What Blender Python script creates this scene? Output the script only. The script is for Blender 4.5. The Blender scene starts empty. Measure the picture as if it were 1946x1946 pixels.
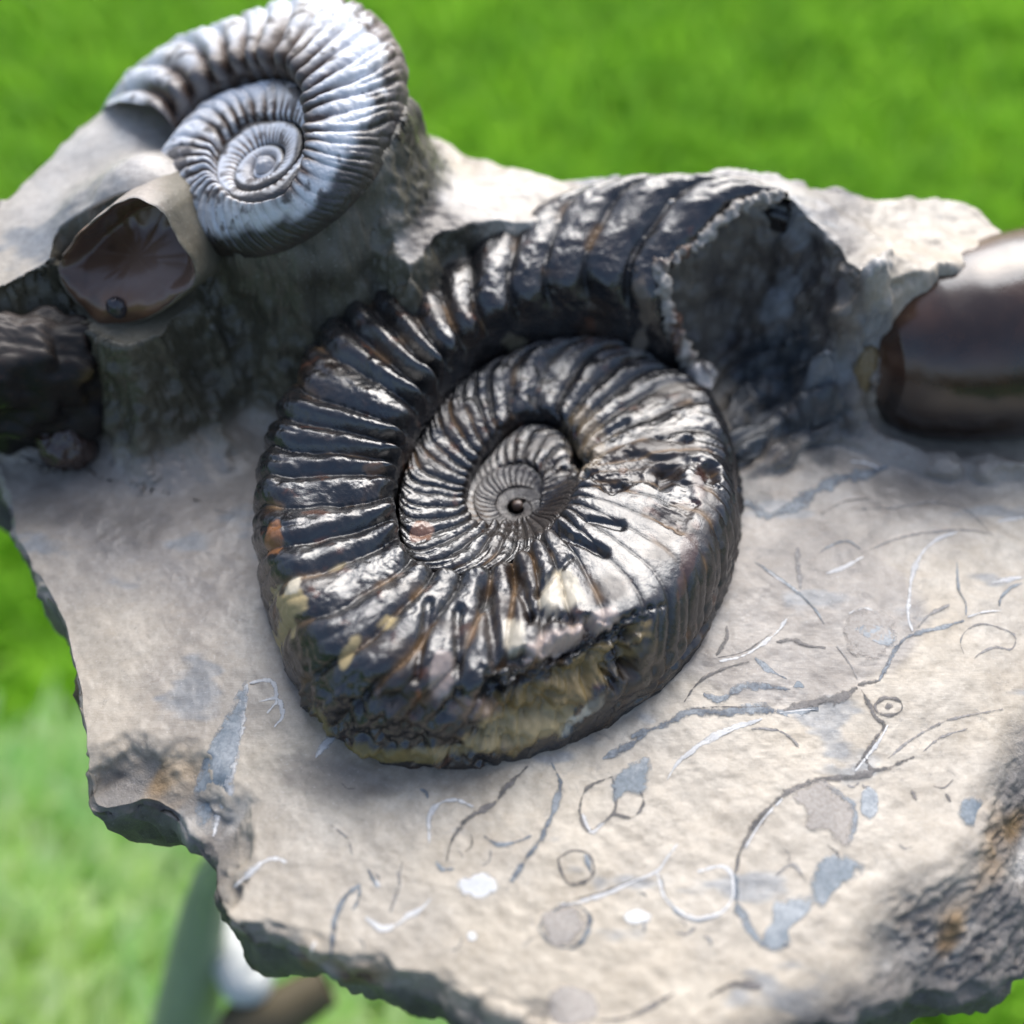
import bpy, math, random
import numpy as np

# ------------------------------------------------------------------ camera
# one Blender unit is 10 cm; the slab's flat face is z = 0
TF = 0.466                                 # tan(half field of view)
PITCH = math.radians(50)
DIST = 2.37
F = np.array([0, math.cos(PITCH), -math.sin(PITCH)])
U = np.array([0, math.sin(PITCH), math.cos(PITCH)])
R = np.array([1.0, 0, 0])
CAM = -DIST * F
scene = bpy.context.scene
scene.unit_settings.scale_length = 0.1
col = scene.collection
cd = bpy.data.cameras.new('camera')
cam = bpy.data.objects.new('camera', cd)
col.objects.link(cam)
cam.location = CAM
cam.rotation_euler = (math.radians(90) - PITCH, 0, 0)
cd.sensor_width = 36
cd.lens = 18 / TF
cd.clip_start = 0.05
cd.clip_end = 400
cd.dof.use_dof = True
cd.dof.focus_distance = 2.08
cd.dof.aperture_fstop = 0.54
scene.camera = cam

# ------------------------------------------------------------------ light
SUN_EL, SUN_AZ = math.radians(47), math.radians(16)      # behind the slab, slightly to the right
world = bpy.data.worlds.new('World')
scene.world = world
world.use_nodes = True
wn = world.node_tree
bg = wn.nodes['Background']
sky = wn.nodes.new('ShaderNodeTexSky')
sky.sky_type = 'NISHITA'
sky.sun_disc = False
sky.sun_elevation = SUN_EL
sky.sun_rotation = SUN_AZ
sky.air_density = 1.0
sky.dust_density = 4.0
sky.ozone_density = 1.0
wn.links.new(sky.outputs[0], bg.inputs[0])
bg.inputs[1].default_value = 0.13
sl = bpy.data.lights.new('sun', 'SUN')
sl.energy = 2.0
sl.angle = math.radians(52)
sl.color = (0.90, 0.95, 1.0)
so = bpy.data.objects.new('sun', sl)
col.objects.link(so)
so.rotation_euler = (math.radians(90) - SUN_EL, 0, math.pi - SUN_AZ)
scene.view_settings.view_transform = 'Standard'
scene.view_settings.look = 'None'
scene.view_settings.exposure = 0.58
scene.view_settings.gamma = 1.0

# ------------------------------------------------------------------ helpers
def ray(px, py):
    px = np.asarray(px, float); py = np.asarray(py, float)
    sx = (px - 973) / 973 * TF; sy = (973 - py) / 973 * TF
    return F + sx[..., None] * R + sy[..., None] * U
def at_z(px, py, z):
    """the point of the place that is seen at a photograph position, on the level z"""
    d = ray(px, py); z = np.asarray(z, float)
    t = (z - CAM[2]) / d[..., 2]
    return CAM + d * t[..., None]
def at_plane(px, py, P, n):
    d = ray(px, py)
    t = ((P - CAM) @ n) / (d @ n)
    return CAM + d * t[..., None]
def pix(P):
    v = P - CAM
    w = v @ F
    return 973 + (v @ R) / w / TF * 973, 973 - (v @ U) / w / TF * 973
def sstep(a, b, x):
    t = np.clip((x - a) / (b - a), 0, 1)
    return t * t * (3 - 2 * t)
def _hash(ix, iy, iz, seed):
    h = (ix * 374761393 + iy * 668265263 + iz * 2147483647 + seed * 1274126177) & 0xFFFFFFFF
    h = ((h ^ (h >> 13)) * 1274126177) & 0xFFFFFFFF
    h = h ^ (h >> 16)
    return (h & 0xFFFF) / 32767.5 - 1.0
def noise(P, scale=1.0, seed=0):
    q = P * scale
    i = np.floor(q).astype(np.int64); f = q - i
    f = f * f * (3 - 2 * f)
    x, y, z = i[..., 0], i[..., 1], i[..., 2]
    fx, fy, fz = f[..., 0], f[..., 1], f[..., 2]
    r = 0
    for dx in (0, 1):
        for dy in (0, 1):
            for dz in (0, 1):
                w = (fx if dx else 1 - fx) * (fy if dy else 1 - fy) * (fz if dz else 1 - fz)
                r = r + w * _hash(x + dx, y + dy, z + dz, seed)
    return r
def fbm(P, scale=1.0, octv=4, seed=0, gain=0.5):
    r = 0; a = 1.0
    for k in range(octv):
        r = r + a * noise(P + 7.3 * k, scale * 2.03 ** k, seed + k); a *= gain
    return r
def xy3(x, y, z=None):
    return np.stack([x, y, np.zeros_like(x) if z is None else z], -1)
def seg_dist(x, y, pts, closed=False):
    d = np.full(x.shape, 1e9)
    n = len(pts)
    for k in range(n if closed else n - 1):
        ax, ay = pts[k][:2]; bx, by = pts[(k + 1) % n][:2]
        ex, ey = bx - ax, by - ay
        t = np.clip(((x - ax) * ex + (y - ay) * ey) / (ex * ex + ey * ey + 1e-12), 0, 1)
        d = np.minimum(d, np.hypot(x - ax - t * ex, y - ay - t * ey))
    return d
def inside(x, y, pts):
    c = np.zeros(x.shape, bool); n = len(pts)
    for k in range(n):
        ax, ay = pts[k][:2]; bx, by = pts[(k + 1) % n][:2]
        if ay == by: continue
        c ^= ((ay > y) != (by > y)) & (x < (bx - ax) * (y - ay) / (by - ay) + ax)
    return c
def sdist(x, y, pts):
    """distance to a closed outline, positive inside"""
    return np.where(inside(x, y, pts), 1, -1) * seg_dist(x, y, pts, True)
def blob(px, py, cx, cy, rx, ry, ang=0, wob=None, soft=0.15):
    a = math.radians(ang); dx, dy = px - cx, cy - py
    u = (dx * math.cos(a) + dy * math.sin(a)) / rx
    v = (-dx * math.sin(a) + dy * math.cos(a)) / ry
    d = np.hypot(u, v)
    if wob is not None: d = d + wob
    return sstep(1 + soft, 1 - soft, d)
def mixc(c, new, m):
    return c * (1 - m[..., None]) + np.asarray(new) * m[..., None]

def mesh_obj(name, verts, faces, mat=None, parent=None, cols=None, extra=None, smooth=True, normals=None, uv=None):
    me = bpy.data.meshes.new(name)
    verts = np.asarray(verts, np.float32).reshape(-1, 3)
    faces = np.asarray(faces, np.int32)
    k = faces.shape[1]
    me.vertices.add(len(verts)); me.vertices.foreach_set('co', verts.ravel())
    me.loops.add(faces.size); me.loops.foreach_set('vertex_index', faces.ravel())
    me.polygons.add(len(faces))
    me.polygons.foreach_set('loop_start', np.arange(0, faces.size, k, dtype=np.int32))
    me.polygons.foreach_set('loop_total', np.full(len(faces), k, np.int32))
    me.update(calc_edges=True)
    if smooth: me.polygons.foreach_set('use_smooth', np.ones(len(faces), bool))
    if cols is not None:
        a = me.color_attributes.new('Col', 'FLOAT_COLOR', 'POINT')
        c4 = np.ones((len(verts), 4), np.float32); c4[:, :3] = cols.reshape(-1, 3)
        a.data.foreach_set('color', c4.ravel())
    for nm, v in (extra or {}).items():
        a = me.attributes.new(nm, 'FLOAT', 'POINT'); a.data.foreach_set('value', np.asarray(v, np.float32).ravel())
    if uv is not None:
        l = me.uv_layers.new(name='UVMap')
        l.data.foreach_set('uv', np.asarray(uv, np.float32)[faces.ravel()].ravel())
    if normals is not None:
        me.normals_split_custom_set_from_vertices(normals.reshape(-1, 3).tolist())
    if mat: me.materials.append(mat)
    o = bpy.data.objects.new(name, me)
    col.objects.link(o)
    if parent: o.parent = parent
    return o
def grid_faces(ni, nj, wrap_i=False):
    i = np.arange(ni if wrap_i else ni - 1); j = np.arange(nj - 1)
    I, J = np.meshgrid(i, j, indexing='ij'); I2 = (I + 1) % ni
    return np.stack([I * nj + J, I2 * nj + J, I2 * nj + J + 1, I * nj + J + 1], -1).reshape(-1, 4)
def grid_normals(V, wrap_i=False):
    if wrap_i:
        di = np.roll(V, -1, 0) - np.roll(V, 1, 0)
    else:
        di = np.gradient(V, axis=0)
    dj = np.gradient(V, axis=1)
    n = np.cross(di, dj)
    return n / (np.linalg.norm(n, axis=-1, keepdims=True) + 1e-12)
def thing(name, label, cat, loc=(0, 0, 0), group=None):
    o = bpy.data.objects.new(name, None); col.objects.link(o)
    o.empty_display_size = 0.1
    o.location = loc; o['label'] = label; o['category'] = cat
    if group: o['group'] = group
    return o
def place(o, root):
    """parent o (built in world coordinates) to root, which stands away from the origin"""
    o.parent = root
    if root.parent is None:
        from mathutils import Matrix
        o.matrix_parent_inverse = Matrix.Translation(root.location).inverted()
    return o

# ------------------------------------------------------------------ materials
def new_mat(name):
    m = bpy.data.materials.new(name); m.use_nodes = True
    nt = m.node_tree; b = nt.nodes['Principled BSDF']
    return m, nt, b
def nnoise(nt, scale, detail=6, rough=0.6, vec=None, dist=0):
    t = nt.nodes.new('ShaderNodeTexNoise'); t.inputs['Scale'].default_value = scale
    t.inputs['Detail'].default_value = detail; t.inputs['Roughness'].default_value = rough
    t.inputs['Distortion'].default_value = dist
    if vec is None:
        vec = nt.nodes.new('ShaderNodeTexCoord').outputs['Object']
    nt.links.new(vec, t.inputs['Vector'])
    return t.outputs['Fac']
def maprange(nt, v, a, b, c, d):
    m = nt.nodes.new('ShaderNodeMapRange'); nt.links.new(v, m.inputs[0])
    for k, x in enumerate((a, b, c, d)): m.inputs[k + 1].default_value = x
    return m.outputs[0]
def mixrgb(nt, fac, a, b, mode='MIX'):
    m = nt.nodes.new('ShaderNodeMix'); m.data_type = 'RGBA'; m.blend_type = mode
    for sock, v in ((m.inputs[0], fac), (m.inputs[6], a), (m.inputs[7], b)):
        if hasattr(v, 'links'): nt.links.new(v, sock)
        elif isinstance(v, (int, float)): sock.default_value = v
        else: sock.default_value = (*v, 1)
    return m.outputs[2]
def mth(nt, op, a, b=0.0):
    m = nt.nodes.new('ShaderNodeMath'); m.operation = op
    for k, v in enumerate((a, b)):
        if hasattr(v, 'links'): nt.links.new(v, m.inputs[k])
        else: m.inputs[k].default_value = v
    return m.outputs[0]
def bump(nt, b, h, strength, dist, prev=None):
    n = nt.nodes.new('ShaderNodeBump'); n.inputs['Strength'].default_value = strength
    n.inputs['Distance'].default_value = dist
    nt.links.new(h, n.inputs['Height'])
    if prev is not None: nt.links.new(prev, n.inputs['Normal'])
    nt.links.new(n.outputs[0], b.inputs['Normal'])
    return n.outputs[0]
def attr(nt, nm, out='Color'):
    a = nt.nodes.new('ShaderNodeAttribute'); a.attribute_name = nm
    return a.outputs[out]

def rock_material():
    m, nt, b = new_mat('limestone')
    c = attr(nt, 'Col'); rg = attr(nt, 'rugged', 'Fac')
    n1 = nnoise(nt, 9, 8, 0.65); n2 = nnoise(nt, 70, 6, 0.7); n3 = nnoise(nt, 28, 5, 0.75, dist=1.5)
    c = mixrgb(nt, maprange(nt, n1, 0.35, 0.65, 0.0, 0.35), c, (0.66, 0.60, 0.53), 'MULTIPLY')
    c = mixrgb(nt, maprange(nt, n2, 0.40, 0.62, 0.22, 0.0), c, (0.45, 0.38, 0.31), 'MULTIPLY')
    # hair-thin dark scratches and pits
    c = mixrgb(nt, maprange(nt, n3, 0.30, 0.40, 0.55, 0.0), c, (0.22, 0.20, 0.18), 'MIX')
    mp = nt.nodes.new('ShaderNodeMapping'); mp.inputs['Rotation'].default_value = (0, 0, -.8); mp.inputs['Scale'].default_value = (1, 9, 1)
    nt.links.new(nt.nodes.new('ShaderNodeTexCoord').outputs['Object'], mp.inputs[0])
    n5 = nnoise(nt, 26, 5, 0.7, mp.outputs[0])
    c = mixrgb(nt, maprange(nt, n5, 0.58, 0.72, 0.0, 0.2), c, (0.30, 0.27, 0.24))
    nt.links.new(c, b.inputs['Base Color'])
    rr = mth(nt, 'ADD', maprange(nt, n1, 0.3, 0.7, 0.24, 0.42), mth(nt, 'MULTIPLY', rg, 0.35))
    nt.links.new(rr, b.inputs['Roughness'])
    h = mth(nt, 'ADD', mth(nt, 'MULTIPLY', n2, 0.5), mth(nt, 'MULTIPLY', n3, mth(nt, 'ADD', mth(nt, 'MULTIPLY', rg, .6), .4)))
    n6 = nnoise(nt, 210, 3, 0.7)
    c = mixrgb(nt, maprange(nt, n6, 0.60, 0.72, 0.0, 0.45), c, (0.20, 0.18, 0.16))
    c = mixrgb(nt, maprange(nt, n6, 0.28, 0.38, 0.35, 0.0), c, (0.80, 0.78, 0.74))
    nt.links.new(c, b.inputs['Base Color'])
    h = mth(nt, 'MULTIPLY', h, mth(nt, 'ADD', mth(nt, 'MULTIPLY', rg, 2.5), 0.35))
    h = mth(nt, 'ADD', h, mth(nt, 'MULTIPLY', n5, .12))
    bump(nt, b, h, 0.55, 0.007)
    return m
def shell_material(name, rough_lo=0.10, rough_hi=0.38, ior=1.75, bumpk=0.5, spec=0.8, metal=0.0):
    m, nt, b = new_mat(name)
    c = attr(nt, 'Col'); mt = attr(nt, 'matte', 'Fac')
    n1 = nnoise(nt, 14, 8, 0.65, dist=0.6); n2 = nnoise(nt, 60, 6, 0.65); n3 = nnoise(nt, 160, 3, 0.6)
    c = mixrgb(nt, maprange(nt, n2, 0.52, 0.75, 0.0, 0.22), c, (0.10, 0.045, 0.022), 'LIGHTEN')
    nt.links.new(c, b.inputs['Base Color'])
    r = maprange(nt, n1, 0.35, 0.65, rough_lo, rough_hi)
    r = mth(nt, 'ADD', r, mth(nt, 'MULTIPLY', mt, 0.35))
    nt.links.new(r, b.inputs['Roughness'])
    b.inputs['IOR'].default_value = ior
    nt.links.new(mth(nt, 'SUBTRACT', spec, mth(nt, 'MULTIPLY', mt, spec * .85)), b.inputs['Specular IOR Level'])
    b.inputs['Metallic'].default_value = metal
    h = mth(nt, 'ADD', mth(nt, 'MULTIPLY', n3, 0.12), mth(nt, 'MULTIPLY', n2, 0.5))
    h = mth(nt, 'ADD', h, n1)
    bump(nt, b, h, bumpk, 0.006)
    return m
def trace_material(name, c1, c2, keep=0.42, rough=0.45, soft=True, sp=60):
    """a shell section in the rock: its edge crumbles away irregularly"""
    m, nt, b = new_mat(name)
    uv = nt.nodes.new('ShaderNodeTexCoord').outputs['UV']
    sep = nt.nodes.new('ShaderNodeSeparateXYZ'); nt.links.new(uv, sep.inputs[0])
    n1 = nnoise(nt, sp, 6, 0.7); n2 = nnoise(nt, sp * 0.35, 5, 0.6)
    n4 = nnoise(nt, 150, 4, 0.7)
    c = mixrgb(nt, maprange(nt, n2, 0.4, 0.6, 0, 1), c1, c2)
    c = mixrgb(nt, maprange(nt, n4, 0.35, 0.65, 0.0, 0.55), c, c1, 'MULTIPLY')
    nt.links.new(c, b.inputs['Base Color']); b.inputs['Roughness'].default_value = rough
    # across is stored in U as 0 at the rim and 1 in the middle
    e = mth(nt, 'ADD', sep.outputs['X'], mth(nt, 'MULTIPLY', mth(nt, 'SUBTRACT', n1, 0.5), 3.2))
    e = mth(nt, 'ADD', e, mth(nt, 'MULTIPLY', mth(nt, 'SUBTRACT', n2, 0.5), 2.0))
    a = maprange(nt, e, keep - 0.3, keep + 0.35, 0.0, 0.86)
    nt.links.new(a, b.inputs['Alpha'])
    bump(nt, b, n1, 0.4, 0.004)
    return m
M_rock = rock_material()
M_shell = shell_material('black_shell', .11, .34, 1.7, .4, .78)
M_shell2 = shell_material('pearly_shell', 0.22, 0.5, 1.7, 0.6)
M_brown = shell_material('smooth_brown_shell', 0.16, 0.26, 1.6, 0.12, .7)
T_white = trace_material('white_calcite', (0.85, 0.84, 0.82), (0.62, 0.62, 0.62), 0.30)
T_blue = trace_material('blue_grey_calcite', (0.10, 0.13, 0.17), (0.36, 0.40, 0.43), 0.34)
T_dark = trace_material('dark_shell_section', (0.09, 0.085, 0.085), (0.22, 0.20, 0.19), 0.40)
T_faint = trace_material('faint_shell_section', (0.26, 0.25, 0.25), (0.38, 0.36, 0.34), 0.50)
P_grey = trace_material('grey_calcite_patch', (0.44, 0.40, 0.36), (0.52, 0.47, 0.42), 0.30, sp=34)
P_blue = trace_material('blue_calcite_patch', (0.24, 0.29, 0.33), (0.50, 0.53, 0.55), 0.30, sp=34)
P_white = trace_material('white_crystal_patch', (0.88, 0.88, 0.86), (0.80, 0.80, 0.80), 0.45, sp=50)

# ------------------------------------------------------------------ the two spirals
def spiral(points, frame, inner_growth, smooth_deg=9, grow_in=3.6):
    """points run outward; returns phi grid and r, c (height) sampled on it, plus turning direction"""
    C0, e1, e2, n = frame
    d = points - C0
    a, b, c = d @ e1, d @ e2, d @ n
    th = np.unwrap(np.arctan2(b, a))
    sgn = 1 if th[-1] > th[0] else -1
    ph = th * sgn
    lr = np.log(np.hypot(a, b))
    ph = np.maximum.accumulate(ph + np.arange(len(ph)) * 1e-6)
    turn = 2 * math.pi
    g = np.arange(ph[0] - grow_in * turn, ph[-1], math.radians(1.0))
    L = np.interp(g, ph, lr); Cc = np.interp(g, ph, c)
    pre = g < ph[0]
    # inward: continue as a logarithmic spiral, carrying the shape of the first turn
    L[pre] = lr[0] + (g[pre] - ph[0]) / turn * math.log(inner_growth)
    Cc[pre] = c[0] + (1 - np.exp((L[pre] - lr[0]))) * -0.02
    k = int(smooth_deg); w = np.hanning(2 * k + 3)[1:-1]; w /= w.sum()
    for arr in (L, Cc):
        arr[:] = np.convolve(np.pad(arr, k, mode='edge'), w, 'valid')
    return g, L, Cc, sgn

class Ammonite:
    def __init__(s, pts, frame, growth, ribs, hfun, p=0.8, q=0.6):
        s.frame = frame; s.g, s.L, s.C, s.sgn = spiral(pts, frame, growth)
        s.chordf = None; s.chord = 1.0; s.rexp = lambda ph: .5; s.pit = lambda V: 1.0; s.p2 = None; s.ribs = ribs; s.hfun = hfun; s.p = p; s.q = q
        s.ph_end = s.g[-1] - 2 * math.pi
    def S(s, ph):
        r = np.exp(np.interp(ph, s.g, s.L)); c = np.interp(ph, s.g, s.C)
        return r * np.cos(ph), s.sgn * r * np.sin(ph), c
    def world(s, a, b, c):
        C0, e1, e2, n = s.frame
        return C0 + a[..., None] * e1 + b[..., None] * e2 + c[..., None] * n
    def surf(s, ph, u):
        if s.chordf is not None: s.chord = s.chordf(ph)
        Aa, Ab, Ac = s.S(ph); Ba, Bb, Bc = s.S(ph + 2 * math.pi)
        cu = np.cos(math.pi * u)
        pp = np.where(cu > 0, s.p, s.p2 or s.p)
        k = .5 - .5 * np.sign(cu) * np.abs(cu) ** pp
        h = np.sin(math.pi * np.clip(u, 0, 1)) ** s.q
        w = np.hypot(Ba - Aa, Bb - Ab)
        H = s.hfun(ph, w)
        return s.world(Aa + (Ba - Aa) * k, Ab + (Bb - Ab) * k, Ac + (Bc - Ac) * k ** s.chord + H * h), w
    def ang(s, deg_world):       # world angle (deg, in the frame) of the last turn -> phi
        t = math.radians(deg_world) * s.sgn
        k = math.floor((s.ph_end - t) / (2 * math.pi))
        return t + 2 * math.pi * k

# --- the large ammonite: seam traced outward (photograph position, height)
A1 = [(998,883,.12),(1024,901,.12),(1031,922,.12),(1024,948,.12),(1010,981,.12),(983,999,.12),(936,1012,.12),(905,1007,.12),
 (890,981,.12),(887,942,.12),(903,906,.12),(931,870,.12),(957,841,.12),(983,818,.125),
 (1009,810,.13),(1050,814,.135),(1078,838,.14),(1094,883,.16),(1095,922,.185),(1084,955,.20),(1068,984,.205),(1050,1010,.21),
 (1030,1038,.205),(1012,1064,.20),(975,1087,.19),(931,1103,.18),(853,1118,.165),(802,1100,.15),(771,1069,.145),(760,1012,.14),
 (763,935,.14),(784,883,.14),(817,826,.14),(861,772,.14),(918,720,.15),(983,688,.16),
 (1060,668,.18),(1138,662,.18),(1216,690,.14),(1290,745,.05),(1336,797,-.02),(1380,905,-.02),(1396,1018,-.02),(1394,1082,-.02),
 (1362,1180,-.02),(1290,1280,-.02),(1208,1354,-.02),(1080,1424,-.02),(935,1466,-.02),(862,1468,-.02),(733,1458,-.02),(629,1414,-.02),
 (603,1367,-.02),(557,1297,-.02),(534,1220,-.02),(508,1168,-.02),(500,1103,-.02),(508,1010,-.02),(535,925,-.02),(570,850,-.01)]
A1 = np.array(A1, float)
low = np.arange(len(A1)); hi_ = (A1[:, 2] > .14) & (low < 46)
A1[hi_, 2] = .14 + (A1[hi_, 2] - .14) * .30
A1[:18, 2] = .105
P1 = at_z(A1[:, 0], A1[:, 1], A1[:, 2])
P1 = np.vstack([P1, [[-.475, .215, .03], [-.39, .41, .12], [-.23, .50, .12], [.0, .575, .18], [.25, .63, .24], [.54, .57, .28], [.70, .43, .28], [.78, .28, .28]]])
C1 = at_z(983, 948, .12)
fr1 = (C1, np.array([1., 0, 0]), np.array([0, 1., 0]), np.array([0, 0, 1.]))
deg = math.degrees
def h1(ph, w):
    # last turn: tall body, inner turns low; ph falls with the world angle here
    d = am1_last - ph                      # radians back from the aperture end
    base = np.interp(d, [0, .5, 1.0, 1.8, 2.4, 3.2, 3.94, 4.8, 5.5, 6.3, 7.2, 9], [.225, .22, .20, .15, .11, .08, .06, .05, .05, .065, .06, .045])
    return np.minimum(base, w * np.interp(d, [0, 5.6, 6.6, 9, 12, 14], [.9, .9, .42, .30, .16, .12]))
am1_last = 0
am1 = Ammonite(P1, fr1, 2.1, 37, h1, 0.75, 0.38)
am1_last = am1.ang(44)
am1.p2 = .54
def pit1(V):
    px, py = pix(V)
    return 1.15 - .85 * blob(px, py, 1240, 1000, 130, 200, 0, None, .4)
am1.pit = pit1
am1.rexp = lambda ph: np.interp(am1_last - ph, [0, 1.0, 1.6, 2.9, 3.6, 5.5, 6.8, 9], [.6, .7, 1.3, 1.1, .38, .38, .8, .6])
am1.chordf = lambda ph: np.interp(am1_last - ph, [0, 1.2, 2.2, 6, 7], [1.2, 1.3, 14, 14, 1.5])

# --- the ammonite on the column, its disc tilted to the left
n2 = np.array([-.38, -.17, .91]); n2 /= np.linalg.norm(n2)
C2 = np.array([-.505, .50, .55])
e1_2 = np.cross(np.array([0, 1., 0]), n2); e1_2 /= np.linalg.norm(e1_2)
e2_2 = np.cross(n2, e1_2)
A2 = [(516,236,0),(472,241,0),(433,275,0),(418,324,0),(438,372,0),(490,395,0),(548,375,0),(582,322,0),(592,270,0),(595,225,.005),
 (580,175,.01),(531,157,.01),(472,167,.01),(408,197,.01),(364,236,.01),(334,275,.01),(318,324,.0),(316,374,-.02),(330,422,-.05),(374,460,-.07),
 (442,487,-.08),(516,485,-.08),(615,436,-.08),(688,368,-.08),(735,295,-.08),(770,221,-.08),(776,147,-.06),(752,74,-.06),(708,38,-.06),
 (639,24,-.06),(541,50,-.06),(467,78,-.06),(369,112,-.06),(305,155,-.06),(262,200,-.07),(240,235,-.08),(228,265,-.09)]
P2 = np.array([at_plane(np.array(float(a)), np.array(float(b)), C2 + n2 * c, n2) for a, b, c in A2])
C2 = at_plane(np.array(502.), np.array(312.), C2, n2)
fr2 = (C2, e1_2, e2_2, n2)
am2_last = 0
def h2(ph, w):
    d = am2_last - ph
    base = np.interp(d, [0, 1, 2, 3.2, 4.4, 6, 7, 9], [.09, .085, .07, .06, .055, .045, .028, .02])
    return np.minimum(base, w * .6)
am2 = Ammonite(P2, fr2, 2.1, 40, h2, 0.85, 0.6)
am2_last = am2.ph_end

# ------------------------------------------------------------------ the rock
out_px = [(0,880,0),(12,1000,0),(62,1090,0),(112,1190,0),(130,1290,0),(146,1400,0),(148,1500,0),(158,1520,0),(215,1506,0),(262,1492,0),(330,1532,0),
 (385,1578,0),(396,1610,0),(388,1665,0),(420,1757,0),(454,1788,0),(499,1786,0),(567,1808,0),(652,1840,0),(794,1868,0),(900,1908,0),(1009,1948,-.01),
 (1120,1985,-.03),(1250,2010,-.08),(1400,2030,-.15),(1560,2010,-.22),(1748,1946,-.28),(1946,1864,-.28),(2150,1750,-.28),(2330,1500,-.2),
 (2330,1100,0),(2250,800,.1),(2150,620,.3),(2020,500,.36),(1946,462,.36),(1890,425,.36),(1850,390,.36),(1790,374,.36),(1640,372,.37),(1500,340,.40),(1440,325,.41),
 (1330,345,.40),(1200,345,.38),(1040,340,.37),(960,322,.37),(900,300,.37),(850,266,.37),(780,250,.37),(700,225,.38),(600,190,.40),(500,160,.42),(400,150,.43),(300,168,.43),
 (250,182,.43),(150,238,.43),(60,300,.43),(0,345,.43),(-100,420,.43),(-220,520,.4),(-300,640,.3),(-200,800,.1),(-60,850,0)]
o_ = np.array(out_px, float)
OUT = at_z(o_[:, 0], o_[:, 1], o_[:, 2])
RC = at_z(973, 1080, 0)
def poly_px(l, z):
    a = np.array(l, float)
    return at_z(a[:, 0], a[:, 1], np.full(len(a), z) if np.isscalar(z) else np.array(z))[:, :2]
BACK = np.vstack([poly_px([(780,520),(830,470),(900,440),(1000,430),(1200,425),(1330,400),(1440,384),(1500,410),(1570,462),(1640,516),(1700,518),(1850,462),(2000,420),(2300,400),(2500,400)], .38),
                  [[3, 1.2], [2, 3], [-1.0, 3], [-.6, 1.0]]])
LEFT = np.vstack([poly_px([(-400,640),(-100,560),(0,585),(110,545),(165,590),(235,625),(300,612),(360,560),(385,500)], .34), [[-.55, .6], [-.3, .7], [-.2, 1.2], [-.5, 3], [-3, 3], [-3, .8]]])
gph = np.linspace(am2.ph_end, am2.ph_end + 2 * math.pi, 60)
ca, cb, cc = am2.S(gph)
PED3 = am2.world(ca * .98, cb * .98, cc)
PED = PED3[:, :2]
FLAT = poly_px([(-500,300),(-500,2300),(1300,2300),(1310,1980),(1360,1930),(1400,1890),(1480,1850),(1600,1765),(1740,1640),(1800,1560),(1835,1480),(1880,1400),(1935,1320),(1960,1230),(2120,1200),(2400,1100),(2400,300)], 0)
RIDGE = poly_px([(1650,585),(1630,640),(1600,715),(1612,780),(1680,830),(1800,872),(1946,880)], [.24,.20,.12,.08,.05,.04,.04])
SCOOP = poly_px([(1180,600),(1300,560),(1500,540),(1600,640),(1600,800),(1400,860),(1330,760)], .02)

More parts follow.
